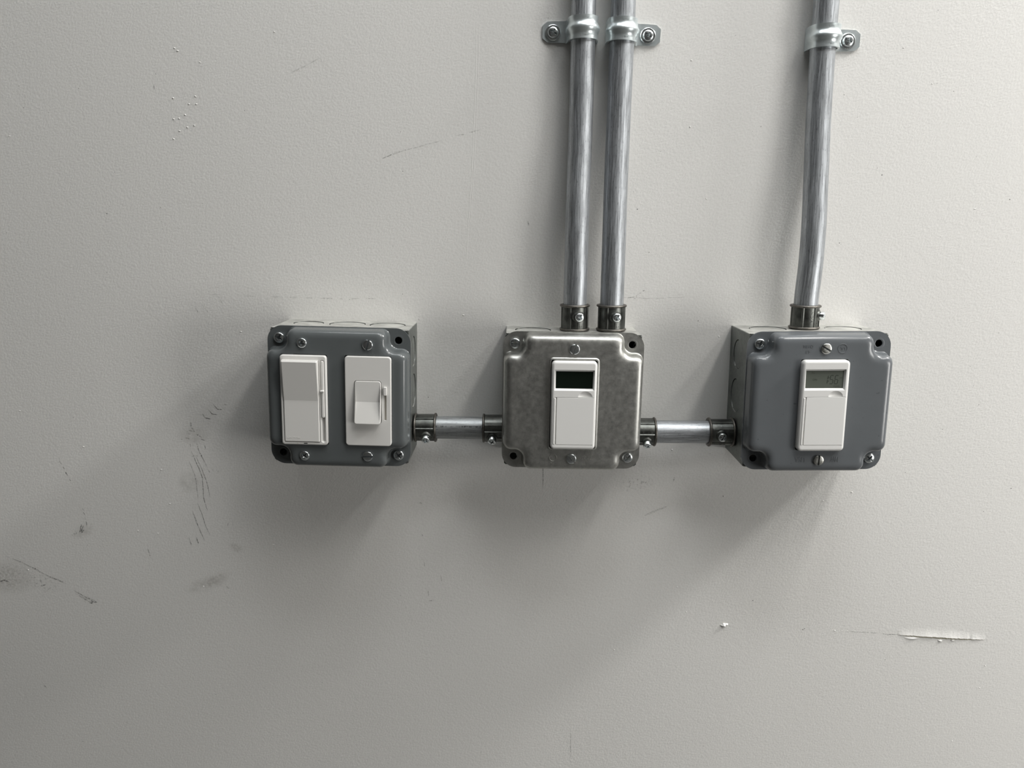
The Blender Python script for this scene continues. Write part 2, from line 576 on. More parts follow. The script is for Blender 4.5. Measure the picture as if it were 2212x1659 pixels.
def box_body(root, D, sides):
    discs = []
    """open-fronted square steel box; sides: dict side -> list of (u, kind) knockouts, u along the side"""
    mb = MB()
    T = 1.6
    kd = 21.5
    maps = {
        'top': lambda u, v, t: (u, v, HALF - t),
        'bottom': lambda u, v, t: (u, v, -HALF + t),
        'right': lambda u, v, t: (HALF - t, v, u),
        'left': lambda u, v, t: (-HALF + t, v, u),
    }
    for side, fn in maps.items():
        outer = [(-HALF + 1, 0), (HALF - 1, 0), (HALF - 1, D), (-HALF + 1, D)]
        holes = [circle(u, kd, r + 0.55, 32) for u, r in sides.get(side, []) if r > 0]
        for t in (0.0, T):
            pts, tris = triangulate(outer, holes)
            mb.add([fn(a, b, t) for a, b in pts], tris, 0, False)
        for L in [outer] + holes:
            loops_strip(mb, [[fn(a, b, 0) for a, b in L], [fn(a, b, T) for a, b in L]])
        for u, r in sides.get(side, []):
            if r <= 0:
                continue
            k = MB()
            # disc set a little below the face, with a raised prying bridge
            prof = [(0.01, 0.25), (r * 0.55, 0.25), (r * 0.6, 0.35), (r - .25, 0.35), (r, 0.6), (r, 1.5)]
            loops = []
            for rr, tt in prof:
                loops.append([fn(u + rr * cos(2 * pi * i / 32), kd + rr * sin(2 * pi * i / 32), tt) for i in range(32)])
            loops_strip(k, loops)
            for a in (0.6, 0.6 + pi):
                s_ = []
                for da, rr in ((-.12, r - .3), (.12, r - .3), (.12, r + .8), (-.12, r + .8)):
                    s_.append((u + rr * cos(a + da), kd + rr * sin(a + da)))
                k.add([fn(p, q, 0.2) for p, q in s_] + [fn(p, q, 1.2) for p, q in s_],
                      [(0, 1, 2, 3), (0, 1, 5, 4), (1, 2, 6, 5), (2, 3, 7, 6), (3, 0, 4, 7)], 0, False)
            discs.append(k.build('knockout', M['box'], root))
    # folded corner posts
    for sx in (-1, 1):
        for sz in (-1, 1):
            pr = []
            for i in range(7):
                a = pi / 2 * i / 6
                pr.append((sx * (HALF - 1 + 1 * cos(a)), sz * (HALF - 1 + 1 * sin(a))))
            pr += [(sx * (HALF - 1), sz * (HALF - 3)), (sx * (HALF - 3), sz * (HALF - 3)), (sx * (HALF - 3), sz * (HALF - 1))]
            slab(mb, pr, [], 0.0, D - 1.2)
    boxm(mb, -HALF + 1, HALF - 1, 0.05, 1.2, -HALF + 1, HALF - 1)
    # ears the cover screws bite into
    for sx, sz in ((-1, 1), (1, -1)):
        boxm(mb, sx * 43.8 - 5.5, sx * 43.8 + 5.5, D - 2.2, D - 0.6, sz * 43.8 - 5.5, sz * 43.8 + 5.5)
    body = mb.build('box_body', M['box'], root)
    for k in discs:
        k.parent = body
    return body

def plus_loop(a, b, rc, rn, d, na=8):
    """outline of the raised field: a square with its corners stepped in around the screws"""
    q = []
    for i in range(na + 1):                       # convex shoulder at (a, b)
        t = pi / 2 * i / na
        q.append((a - rc + rc * cos(t), b - rc + rc * sin(t)))
    for i in range(na + 1):                       # concave bay round the screw
        t = -pi / 2 - pi / 2 * i / na
        q.append((b + rn + rn * cos(t), b + rn + rn * sin(t)))
    for i in range(na + 1):
        t = pi / 2 * i / na
        q.append((b - rc + rc * cos(t), a - rc + rc * sin(t)))
    pts = []
    for k in range(4):
        c, s = [(1, 0), (0, 1), (-1, 0), (0, -1)][k]
        pts += [(x * c - z * s, d, x * s + z * c) for x, z in q]
    return pts

def cover(root, D, mt, openings, ko, writing, rim=False, bulge=0.0):
    """pressed raised cover: flange D..D+1.5, field 12 mm proud, device openings, corner holes"""
    mb = MB()
    f0, f1 = D + 0.05, D + 1.5
    a, b, rc, rn = 52.4, 37.4, 6.0, 6.6
    prof = [(-0.35, 0.0), (0.15, 0.5), (0.5, 2.5), (0.8, 5.5), (1.1, 8.0), (1.7, 9.6), (2.6, 10.75), (3.8, 11.45), (5.1, 11.83), (6.4, 11.97), (7.4, 12.0), (8.6, 12.0)]
    loops = []
    for ins, h in prof:
        i_ = max(ins, 0)
        loops.append(plus_loop(a - i_, b - ins, rc - 0.25 * i_, rn + 0.45 * i_, f1 + h))
    loops_strip(mb, loops)
    top = f1 + 12.0
    holes = [rrect(cx, cz, w, h, 1.6) for cx, cz, w, h in openings]
    fill(mb, [(p[0], p[2]) for p in loops[-1]], holes, top)
    for h in holes:
        loops_strip(mb, [lift(h, top), lift(h, top - 1.6)])
    if rim:
        for cx, cz, w, h in openings:
            ls = []
            for e, hh in ((0.0, 0.0), (0.0, 0.45), (0.35, 0.7), (0.9, 0.6), (1.5, 0.0)):
                ls.append(lift(rrect(cx, cz, w + 2 * e, h + 2 * e, 1.8 + e), top + hh))
            loops_strip(mb, ls)
    # flange with its corner holes
    outer = rrect(0, 0, 2 * FL, 2 * FL, 11.0, 10)
    inner = [(p[0], p[2]) for p in loops[0]]
    hr = [(43.8, 43.8), (-43.8, -43.8)]
    chs = [circle(x, z, 2.75, 28) for x, z in hr]
    fill(mb, outer, [inner] + chs, f1)
    fill(mb, outer, [inner] + chs, f0)
    loops_strip(mb, [lift(outer, f0), lift(outer, f1)])
    for h in chs:
        loops_strip(mb, [lift(h, f0), lift(h, f1)])
        ls = [lift([(x + (px - x) * k, z + (pz - z) * k) for px, pz in h], f1 + hh)
              for k, hh in ((1.0, 0.0), (1.1, 0.07), (1.4, 0.07), (1.55, 0.01)) for x, z in [(sum(p[0] for p in h) / len(h), sum(p[1] for p in h) / len(h))]]
        loops_strip(mb, ls)
    # stamped writing, turned upside down with the cover
    for s, size, cx, cz, ang, sx in writing:
        ca, sa = cos(ang), sin(ang)
        add_text(mb, s, size, lambda u, v, h: (cx + u * ca - v * sa, top + h, cz + u * sa + v * ca), -0.1, 0.15, sx)
    for r_, cx, cz in ko:                           # ring of a stamped certification mark
        ls = []
        for dr, hh in ((-0.3, 0.0), (-0.2, 0.22), (0.2, 0.22), (0.3, 0.0)):
            ls.append(lift(circle(cx, cz, r_ + dr, 32), top + hh))
        loops_strip(mb, ls)
    o = mb.build('raised_cover', mt, root, sharp=50)
    # screw in each of the two used corners; dark socket behind the open holes
    return o, top

def make_box(B, label, sides, mt, openings, ko, writing, corner_rot, dev, rim=False):
    root = thing('junction_box', label, 'electrical box', (B['x'], 0.0, B['z']), (0, -B['rot'], 0))
    box_body(root, B['d'], sides)
    o, top = cover(root, B['d'], mt, openings, ko, writing, rim)
    f1 = B['d'] + 1.5
    for (sx, sz), a in zip(((-1, 1), (1, -1)), corner_rot):
        copy_part(SC['cross'], o, (sx * 43.8, f1, sz * 43.8), (0, a, 0))
    for kind, x, z, a in dev:
        copy_part(SC[kind], o, (x, top, z), (0, a, 0))
    B['top'] = top; B['root'] = root
    return root

KO = {'small': 11.0, 'big': 13.6}
make_box(BOXES[0], 'grey painted square electrical box holding two dimmers, at the left end of the row',
         {'top': [(-30, 11.0), (0, 13.4), (31, 13.2)], 'right': [(31, 11.3), (0, 12.6), (-31, 0)],
          'left': [(30, 11), (0, 13), (-30, 11)], 'bottom': [(-30, 11), (0, 13), (30, 11)]},
         M['paint'], [(-23.3, 0, 34.4, 67.8), (23.5, 0, 34.4, 67.8)], [], [],
         (0.5, 0.9), [('cross_small', -24.1, 42.2, 0.3), ('slot', 23.4, 41.9, 0.25), ('cross_small', -24.2, -42.4, 0.7), ('slot', 22.6, -41.7, pi / 2)])
make_box(BOXES[1], 'bare metal square electrical box with a dark timer screen, in the middle of the row',
         {'top': [(-30, 13.4)], 'right': [(30, 11), (0, 13), (-29.6, 0)],
          'left': [(30, 11), (0, 13), (-27.5, 0)], 'bottom': [(-30, 11), (0, 13), (30, 11)]},
         M['bare'], [(0.1, 0, 34.4, 67.8)], [(2.7, -14.0, -41.3)],
         [('UL', 2.6, -14.0, -41.3, pi, 1.0), ('7.0CU.IN.', 3.6, 9.3, -41.0, pi, 0.78), ('LISTED', 2.3, -14.0, -45.6, pi, 0.8)],
         (0.1, 0.75), [('slot', -0.1, 41.7, 0.25), ('slot', -0.2, -41.7, -0.75)], rim=True)
make_box(BOXES[2], 'blue-grey painted square electrical box with the lit timer, at the right end of the row',
         {'top': [(-29, 13.4), (29, 13.0)], 'left': [(31, 11), (-1.5, 12.7), (-32, 0)],
          'right': [(30, 11), (0, 13), (-30, 11)], 'bottom': [(-30, 11), (0, 13), (30, 11)]},
         M['paint_light'], [(0.4, 0, 34.6, 68.4)], [(3.3, 12.6, 42.0)],
         [('UL', 3.2, 12.6, 42.0, pi, 1.0), ('4.5', 3.0, -12.4, 39.6, pi, 1.0), ('CU.IN.', 3.0, -12.4, 43.6, pi, 0.9),
          ('USA', 5.6, -12.6, -41.2, pi, 0.75), ('MW', 5.4, 13.0, -41.0, pi, 0.62)],
         (0.35, 0.75), [('slot_dull', 0.6, 42.0, -1.05), ('slot_dull', 1.0, -41.8, 0.05)])

# ================================================================== DEVICES
def in_box(B, name, label, cat, x, z, group=None):
    c, s = cos(B['rot']), sin(B['rot'])
    return thing(name, label, cat, (B['x'] + x * c - z * s, B['top'], B['z'] + x * s + z * c), (0, -B['rot'], 0), group)

def wedge(mb, x0, x1, zs, ds, base, bev=0.7, r=0.3):
    """rocker paddle: zs/ds give its front profile from bottom to top"""
    prof = list(zip(zs, ds))
    L = []
    for z, d in prof:
        L.append([(x0, base, z), (x0, d - bev, z), (x0 + bev * .35, d - bev * .3, z), (x0 + bev, d, z),
                  (x1 - bev, d, z), (x1 - bev * .35, d - bev * .3, z), (x1, d - bev, z), (x1, base, z)])
    # round over the two ends
    def end(z, d, s):
        return [[(x0 + (bev * .3 if 0 < i < 7 else 0), base, z)] for i in range(8)]
    loops_strip(mb, L, closed=False, smooth=False)
    for row in (L[0], L[-1]):
        mb.add(row, [tuple(range(8))], 0, False)

# --- paddle dimmer with a side slider
B = BOXES[0]
t = in_box(B, 'dimmer_switch', 'white paddle dimmer with a tall rocker and side slider, left in the grey box', 'switch', -23.3, -0.1)
fr = MB()
ho = [rrect(-1.75, -0.6, 26.6, 61.6, 0.8), rrect(13.9, -0.6, 3.3, 62.0, 1.6, 8), rrect(0.55, -32.4, 2.8, 0.9, 0.1, 2)]
pillow(fr, 0, 0, 33.8, 67.0, 2.2, -1.5, 2.6, 0.9, holes=ho)
for h in ho[:1]:
    loops_strip(fr, [lift(h, 2.6), lift(h, -1.2)])
g = ho[1]
loops_strip(fr, [lift(g, 2.6), lift(rrect(13.9, -0.6, 2.7, 61.4, 1.3, 8), 2.0), lift(rrect(13.9, -0.6, 1.4, 60.2, .7, 8), 0.9)])
fill(fr, rrect(13.9, -0.6, 1.4, 60.2, .7, 8), [], 0.9)
fr.build('frame', M['white_device'], t)
bk = MB(); boxm(bk, -15.6, 12.0, -2.0, -0.6, -32.0, 31.0); bk.build('backing', M['cavity'], t)
mb = MB(); boxm(mb, -0.9, 2.0, 1.6, 2.0, -32.95, -31.85); mb.build('indicator_slot', M['black'], t)
rk = MB()
zs = [-31.1, -30.6, -1.2, 0.2, 29.2, 30.2]
ds = [2.4, 3.1, 3.3, 3.35, 7.4, 6.6]
wedge(rk, -14.75, 11.2, zs, ds, -1.0)
add_text(rk, 'LEVITON', 2.1, lambda u, v, h: (-8.0 + u, 3.13 + h, -28.0 + v), -0.1, 0.10, 1.12)
rk.build('rocker', M['white_device'], t, sharp=20)
sl = MB()
pillow(sl, 13.9, 8.6, 2.5, 42.5, 1.1, 0.9, 3.1, 0.8)
pillow(sl, 13.7, 7.4, 3.0, 1.6, 0.7, 2.6, 4.1, 0.6)
sl.build('slider', M['white_device'], t)
dm = MB(); lathe(dm, [(0.01, 0.5), (0.3, 0.4), (0.42, 0.0)], 16); dm.xform(lambda x, d, z: (x - 5.0, d + 2.45, z - 32.2))
dm.build('indicator_lens', M['ivory'], t)

# --- small rocker dimmer
t = in_box(B, 'dimmer_switch', 'white plate dimmer with a small rocker and short slot slider, right in the grey box', 'switch', 23.6, 0.2)
pl = MB()
ho = [rrect(-0.1, -0.2, 20.0, 32.2, 2.2), rrect(12.6, -1.0, 1.6, 25.2, 0.3, 3)]
pillow(pl, 0, 0, 33.6, 66.8, 2.4, -1.5, 2.4, 0.7, holes=ho)
loops_strip(pl, [lift(ho[0], 2.4), lift(ho[0], 0.6)])
loops_strip(pl, [lift(ho[1], 2.4), lift(ho[1], 0.9)])
fill(pl, ho[0], [], 0.6)
pl.build('plate', M['white_device'], t)
sb = MB(); boxm(sb, 11.9, 13.3, 0.9, 1.2, -13.4, 11.4); sb.build('slider_slot', M['ivory'], t)
rk = MB()
out = rrect(-0.1, -0.2, 19.2, 31.4, 1.9, 6)
def rocker_d(z):
    return 2.95 if z > 0.0 else 2.95 + 3.9 * (-z / 15.9)
rows = []
for (e, dd) in ((0, -2.6), (0, -0.5), (0.12, -0.18), (0.5, 0.0)):
    o_ = rrect(-0.1, -0.2, 19.2 - 2 * e, 31.4 - 2 * e, max(1.9 - e, .3), 6)
    rows.append([(x, max(rocker_d(z) + dd, 0.7), z) for x, z in o_])
loops_strip(rk, rows)
top_ = [(p[0], p[2]) for p in rows[-1]]
up_ = [p for p in top_ if p[1] >= 0.0]; lo_ = [p for p in top_ if p[1] < 0.0]
xr, xl = max(p[0] for p in top_), min(p[0] for p in top_)
hi_poly = up_ + [(xl, 0.0), (xr, 0.0)]
lo_poly = lo_ + [(xr, 0.0), (xl, 0.0)]
for poly in (hi_poly, lo_poly):
    rk.add([(x, rocker_d(z), z) for x, z in poly], [tuple(range(len(poly)))], 0, False)
rk.build('rocker', M['white_device'], t, sharp=8)
kn = MB(); pillow(kn, 12.5, 8.4, 2.1, 6.2, 0.3, 0.9, 4.3, 0.25, n=3); kn.build('slider_knob', M['white_device'], t)

# --- digital timers
def timer(B, label, x, z, w, h, on):
    t = in_box(B, 'timer_switch', label, 'timer', x, z)
    L, T_ = -w / 2, h / 2
    P = lambda u, v: (L + u, T_ - v)          # millimetres from the top left corner
    D = 4.6
    cx, cz = P(16.7, 14.1)
    win = rrect(cx, cz, 29.4, 15.6, 0.3, 2)
    glass = rrect(cx, cz, 27.3, 12.9, 0.15, 2)
    g1, g2, sx0 = 26.8, 63.2, 3.4
    wr = w - 1.7
    door_hole = [P(1.5, g1), P(wr, g1), P(wr, g2), P(sx0, g2), P(sx0, g1 + .3), P(1.5, g1 + .3)][::-1]
    sc_x, sc_z = P(25.0, g1 - 0.15)
    scoop = [(sc_x + 5.3 * cos(pi * i / 16), sc_z + 4.4 * sin(pi * i / 16)) for i in range(17)]
    body = MB()
    pillow(body, 0, 0, w, h, 3.0, -1.5, D, 1.9, n=6, holes=[win, door_hole, scoop], steps=6)
    loops_strip(body, [lift(win, D), lift(glass, D - 1.5)])
    loops_strip(body, [lift(door_hole, D), lift(door_hole, D - 0.9)])
    fill(body, door_hole, [], D - 0.9)
    sc_rows = []
    for k in range(7):
        f = 1 - k / 6.5
        dep = 1.5 * sin((k / 6) * pi / 2)
        sc_rows.append([(sc_x + (px - sc_x) * f, D - dep, sc_z + (pz - sc_z) * f) for px, pz in scoop])
    loops_strip(body, sc_rows, closed=False)
    base = [(sc_x + 5.3 * (1 - 2 * i / 12), D - 1.5, sc_z) for i in range(13)]
    loops_strip(body, [[(p[0], D, p[2]) for p in base], base], closed=False)
    body.add(sc_rows[-1], [tuple(range(17))])
    body.build('timer_body', M['white'], t, sharp=40)
    dr = MB()
    x0_, z0_ = P(sx0 + 0.75, g1 + 0.28); x1_, z1_ = P(wr - 0.1, g2 - 0.2)
    pillow(dr, (x0_ + x1_) / 2, (z0_ + z1_) / 2, x1_ - x0_, z0_ - z1_, 0.25, D - 0.88, D + 0.05, 0.15, n=2)
    door = dr.build('door', M['white'], t)
    rb = MB()
    rx, rz0 = P(2.6, g1 + 0.6); _, rz1 = P(0, g2 - 0.4)
    pillow(rb, rx, (rz0 + rz1) / 2, 1.4, rz0 - rz1, 0.4, D - 0.5, D + 0.35, 0.35, n=3)
    rb.build('door_ridge', M['white'], door)
    gl = MB()
    slab(gl, glass, [], D - 2.2, D - 1.5)
    lcd = gl.build('screen', M['lcd_on'] if on else M['lcd_off'], t)
    lcd['label'] = 'grey-green screen showing digits' if on else 'black screen'
    dg = MB()
    dd = D - 1.5
    def seg(poly):
        slab(dg, [(cx + a, cz + b) for a, b in poly], [], dd, dd + 0.06, back=False)
    sl_ = 0.12
    def bar(ax, az, bx_, bz_, wd):
        ax += az * sl_; bx_ += bz_ * sl_
        vx, vz = bx_ - ax, bz_ - az
        ln = sqrt(vx * vx + vz * vz); nx, nz = -vz / ln * wd / 2, vx / ln * wd / 2
        seg([(ax + nx, az + nz), (ax - nx, az - nz), (bx_ - nx, bz_ - nz), (bx_ + nx, bz_ + nz)])
    def digit(ch, ox, oz, w_, h_, wd):
        segs = {'a': (0, h_, w_, h_), 'b': (w_, h_ / 2, w_, h_), 'c': (w_, 0, w_, h_ / 2), 'd': (0, 0, w_, 0),
                'e': (0, 0, 0, h_ / 2), 'f': (0, h_ / 2, 0, h_), 'g': (0, h_ / 2, w_, h_ / 2)}
        use = {'1': 'bc', '5': 'afgcd', '6': 'afgecd'}[ch]
        gp = wd * 0.6
        for s_ in use:
            a_, b_, c_, e_ = segs[s_]
            if s_ in 'adg':
                bar(ox + a_ + gp, oz + b_, ox + c_ - gp, oz + e_, wd)
            else:
                bar(ox + a_, oz + b_ + gp, ox + c_, oz + e_ - gp, wd)
    digit('1', 0.2, -3.2, 2.0, 6.2, 0.42)
    digit('5', 3.9, -3.2, 2.3, 6.2, 0.42)
    digit('6', 7.4, -3.2, 2.3, 6.2, 0.42)
    for zz in (-1.2, 1.2):
        bar(2.9, zz - .3, 2.9, zz + .3, 0.55)
    tx = lambda ox, oz: (lambda u, v, hh: (cx + ox + u, dd + hh, cz + oz + v))
    gh = MB()
    add_text(gh, 'ON', 1.9, tx(-7.0, -0.2), 0, 0.06, 1.1, bold=True)
    add_text(gh, 'MAN', 1.7, tx(9.0, -5.1), 0, 0.06, 1.2)
    add_text(gh, 'TU', 1.7, tx(-8.6, 4.7), 0, 0.06, 1.1)
    add_text(gh, 'AM', 1.2, tx(11.7, 1.2), 0, 0.06, 1.0)
    if on:
        dg.build('screen_digits', M['lcd_ink'], lcd)
        gh.build('screen_words', M['lcd_ghost'], lcd)
    return t

timer(BOXES[1], 'white timer switch with a black blank screen, set in the bare metal box', 0.1, 0.0, 33.3, 66.8, False)
timer(BOXES[2], 'white timer switch showing 1:56 on a grey screen, set in the blue-grey box', 0.4, 0.05, 34.2, 67.8, True)

# ================================================================== CONDUIT CONNECTORS
def connector(label, loc, roty, screw_ang, length=18.6, tang=-26, group=None, texts=True, dull=False):
    """set-screw connector along local +z from its seat on the box; angle 0 faces the room"""
    root = thing('conduit_connector', label, 'connector', loc, (0, roty, 0), group)
    R0 = 10.35
    mb = MB()
    n = 96
    ribs = [screw_ang - 38, screw_ang + 30, screw_ang + 62, screw_ang - 90, screw_ang + 140, screw_ang - 150]
    zs = [1.2, 1.6, length - 2.0, length - 1.5]
    rows = []
    for k, z in enumerate(zs):
        L = []
        for i in range(n):
            a = 360.0 * i / n
            r = R0
            dmin = min(abs((a - q + 180) % 360 - 180) for q in ribs)
            if dmin < 4:
                r += 0.42
            # shallow sunk panels between the ribs
            elif 4 <= dmin < 8:
                r -= 0.05
            L.append((r * sin(radians(a)), r * cos(radians(a)), z))
        rows.append(L)
    loops_strip(mb, rows)
    # inner wall of the socket
    lathe(mb, [(R0, length - 1.5), (9.25, length - 1.4), (9.2, 2.0)], 48, ax='z')
    if texts:
        def bend(a0, z0, rotate):
            def fn(u, v, h):
                uu, vv = (v, -u) if rotate else (u, v)
                a = radians(a0) + uu / R0
                return ((R0 + h) * sin(a), (R0 + h) * cos(a), z0 + vv)
            return fn
        add_text(mb, 'INDIA', 3.1, bend(screw_ang - 52, length * 0.55, True), -0.15, 0.22, 1.15)
        add_text(mb, '1/2', 3.0, bend(screw_ang + 10, length * 0.24, True), -0.15, 0.25, 0.9)
        add_text(mb, '70', 2.2, bend(screw_ang - 26, length * 0.22, True), -0.15, 0.2, 1.0)
    # boss round the set screw
    zc = length * 0.56
    sa = radians(screw_ang)
    def boss(x, d, z):
        px, pd, pz = x, d + R0, z
        return (px * cos(sa) + pd * sin(sa), -px * sin(sa) + pd * cos(sa), pz + zc)
    st = len(mb.v)
    lathe(mb, [(5.0, -1.6), (4.7, -0.6), (4.1, 0.35), (2.6, 0.7), (2.0, 0.7)], 40)
    boxm(mb, -0.5, 0.5, -0.8, 0.5, -length * 0.5, -3.5)
    mb.xform(boss, st)
    body = mb.build('connector_body', M['cast'], root, sharp=28)
    for nm, z0 in (('rim', 0.0), ('rim', length - 1.9)):
        rm = MB()
        pr = []
        for i in range(13):
            a = -pi / 2 + pi * i / 12
            pr.append((10.55 + 1.05 * cos(a), z0 + 0.95 + 0.95 * sin(a)))
        lathe(rm, [(9.3, z0)] + pr + [(9.3, z0 + 1.9), (9.3, z0)], 64, ax='z')
        rm.build(nm, M['rim'], root)
    o = copy_part(SC['set'], body)
    c_, s_ = cos(sa), sin(sa)
    o.location = Vector(((R0 + 0.7) * s_ * S, -(R0 + 0.7) * c_ * S, zc * S))
    o.rotation_euler = (0, 0.5, sa)
    o.rotation_mode = 'XYZ'
    # shank under the head
    shk = MB(); lathe(shk, [(1.9, -0.4), (1.9, 1.7), (3.2, 1.75)], 24)
    shk.xform(lambda x, d, z: (x * c_ + (d + R0) * s_, -x * s_ + (d + R0) * c_, z + zc))
    shk.build('screw_shank', M['zinc'], body)
    return root

CD = 21.3
top2 = BOXES[1]['z'] + HALF
connector('upright connector on the bare metal box, left of the two side by side', (45.9, CD, top2 + 0.3), 0, 12, 20.0)
connector('upright connector on the bare metal box, right of the two side by side', (74.1, CD, top2 + 0.3), 0, 12, 20.0)
connector('upright connector on the blue-grey box, its set screw sticking out to the right', (222.9, CD, BOXES[2]['z'] + HALF + 0.3), 0, 62, 18.2)
rr = pi / 2
connector('connector lying sideways on the right side of the grey dimmer box', (-79.2, CD, -159.2), rr, 34, 17.6)
connector('connector lying sideways on the left side of the bare metal box', (-7.6, CD, -159.5), -rr, -36, 17.6)
connector('connector lying sideways on the right side of the bare metal box', (94.8, CD, -161.5), rr, 40, 17.0)
connector('connector lying sideways on the left side of the blue-grey box', (173.2, CD, -161.4), -rr, -4, 20.0)

# ================================================================== CONDUITS
def spline(pts, per=10):
    out = []
    P = [pts[0]] + pts + [pts[-1]]
    for i in range(1, len(P) - 2):
        p0, p1, p2, p3 = [Vector(q) for q in P[i - 1:i + 3]]
        for k in range(per):
            t = k / per
            out.append(0.5 * ((2 * p1) + (-p0 + p2) * t + (2 * p0 - 5 * p1 + 4 * p2 - p3) * t * t + (-p0 + 3 * p1 - 3 * p2 + p3) * t ** 3))
    out.append(Vector(P[-2]))
    return out

def conduit(label, pts, mt, R=8.95, group=None, n=48, u_off=0.0):
    mb = MB()
    path = spline(pts)
    loops, vv, s = [], [], 0.0
    for i, p in enumerate(path):
        t = (path[min(i + 1, len(path) - 1)] - path[max(i - 1, 0)]).normalized()
        a = Vector((0, 1, 0)) if abs(t.y) < 0.9 else Vector((1, 0, 0))
        e1 = (a - t * a.dot(t)).normalized(); e2 = t.cross(e1)
        if i:
            s += (p - path[i - 1]).length
        vv.append(s / 56.0)
        loops.append([p + R * (cos(2 * pi * k / n) * e1 + sin(2 * pi * k / n) * e2) for k in range(n)])
    vv = [q + u_off * 7 for q in vv]
    loops_strip(mb, loops, uv=vv)
    end = [[c + (p - c) * k for p in L] for L, c, k in ((loops[0], path[0], 1.0), (loops[0], path[0], 0.87))]
    loops_strip(mb, end)
    end = [[c + (p - c) * k for p in L] for L, c, k in ((loops[-1], path[-1], 1.0), (loops[-1], path[-1], 0.87))]
    loops_strip(mb, end)
    o = mb.build('conduit', mt)
    o.location = W(0, 0, 0)
    o['label'] = label; o['category'] = 'pipe'
    if group:
        o['group'] = group
    return o

zt = CEIL - 4
conduit('upright metal conduit, left one of the close pair above the bare metal box',
        [(49, 10.2, zt), (48.6, 10.2, 500), (48.3, 10.2, 175), (48.3, 10.3, 110), (47.9, 11.8, 62), (46.9, 15.5, 28), (46.4, 19.2, -8), (46.1, 21.1, -40), (45.9, 21.3, -75)], M['pipe'], u_off=0.0)
conduit('upright metal conduit, right one of the close pair above the bare metal box',
        [(79, 10.2, zt), (78.0, 10.2, 500), (77.2, 10.2, 175), (76.6, 10.3, 110), (75.9, 11.8, 62), (75.1, 15.5, 28), (74.6, 19.2, -8), (74.3, 21.1, -40), (74.1, 21.3, -75)], M['pipe'], u_off=0.37)
conduit('upright metal conduit standing alone above the blue-grey box, slightly bent',
        [(223, 10.2, zt), (223.6, 10.2, 500), (224.2, 10.2, 175), (224.4, 10.4, 118), (224.8, 11.6, 76), (225.4, 14.8, 32), (225.2, 18.6, 0), (224.4, 20.8, -28), (223.2, 21.3, -52), (222.9, 21.3, -73)], M['pipe'], u_off=0.71)
conduit('short level conduit between the dimmer box and the bare metal box',
        [(-74, CD, -159.2), (-55, CD, -159.25), (-30, CD, -159.4), (-12, CD, -159.5)], M['pipe_marked'], u_off=0.2)
conduit('short level conduit between the bare metal box and the blue-grey box',
        [(99, CD, -161.5), (120, CD, -161.45), (145, CD, -161.4), (168, CD, -161.4)], M['pipe'], u_off=0.9)

# ================================================================== STRAPS
def strap(label, x, z, side, tilt, R=9.15):
    root = thing('conduit_strap', label, 'strap', (x, 0, z), (0, tilt, 0))
    cd = 10.3
    prof = []                                  # (x, d, bulge weight) across the pipe, tab to the left
    for xx in (-29.5, -26.0, -20.0, -15.0, -12.6):
        prof.append((xx, 0.15, 0.0))
    for k in range(1, 5):                      # turn up at the foot
        a = k / 4 * pi / 2
        prof.append((-12.6 + 2.6 * sin(a), 0.15 + 2.6 * (1 - cos(a)), 0.12 * k))
    prof.append((-9.6, 6.0, 0.7))
    for k in range(1, 24):
        a = pi - pi * k / 24
        prof.append((R * cos(a) * 1.02, cd + R * sin(a), 1.0))
    prof += [(9.7, 8.5, 0.8), (9.9, 5.5, 0.5), (10.0, 2.6, 0.2), (10.0, 0.5, 0.0)]
    mb = MB()
    zs = [-8.0, -7.6, -6.0, -4.6, -3.6, -2.4, -1.0, 0.0, 1.0, 2.4, 3.6, 4.6, 6.0, 7.6, 8.0]
    def bul(zz):
        t = max(0.0, 1 - abs(zz) / 4.4)
        return 1.75 * (3 * t * t - 2 * t ** 3)
    rows_o, rows_i = [], []
    for i, (px, pd, wgt) in enumerate(prof):
        q = prof[min(i + 1, len(prof) - 1)]; p_ = prof[max(i - 1, 0)]
        tx_, td_ = q[0] - p_[0], q[1] - p_[1]
        ln = sqrt(tx_ * tx_ + td_ * td_); nx, nd = -td_ / ln, tx_ / ln
        ro, ri = [], []
        for zz in zs:
            b_ = bul(zz) * wgt
            flare = 0.25 * wgt if abs(zz) > 7.0 else 0.0
            z_ = zz
            if px < -25.5:                     # clipped corners of the tab
                lim = 7.6 - (-25.5 - px) * 0.8
                z_ = max(-lim, min(lim, zz))
            elif px < -12.0:
                z_ = zz * 0.94
            ro.append((px + nx * (1.25 + b_ + flare), pd + nd * (1.25 + b_ + flare), z_))
            ri.append((px + nx * (0.02 + b_), pd + nd * (0.02 + b_), z_))
        rows_o.append(ro); rows_i.append(ri)
    loops = [ro + ri[::-1] for ro, ri in zip(rows_o, rows_i)]
    loops_strip(mb, loops)
    for L in (loops[0], loops[-1]):
        m_ = len(zs)
        mb.add(L, [(i, i + 1, 2 * m_ - 2 - i, 2 * m_ - 1 - i) for i in range(m_ - 1)], 0, False)
    def bend(a0, z0):
        def fn(u, v, h):
            a = a0 + u / (R + 1.4)
            return ((R + 1.3 + h) * sin(a), cd + (R + 1.3 + h) * cos(a), z0 + v)
        return fn
    st = len(mb.v)
    if side < 0:
        mb.xform(lambda a, b, c: (a, b, c))
    else:
        mb.xform(lambda a, b, c: (-a, b, c))
    add_text(mb, 'E PAT', 1.7, bend(0.12, 6.0), -0.2, 0.1, 1.1)
    add_text(mb, '1/2 EMT', 1.7, bend(0.05, -6.0), -0.2, 0.1, 1.1)
    mb.build('strap_band', M['strap'], root, sharp=40)
    copy_part(SC['strap'], root, (-21.6 if side < 0 else 21.6 - 1.5, 1.4, -0.6), (0, 0.55, 0))
    return root

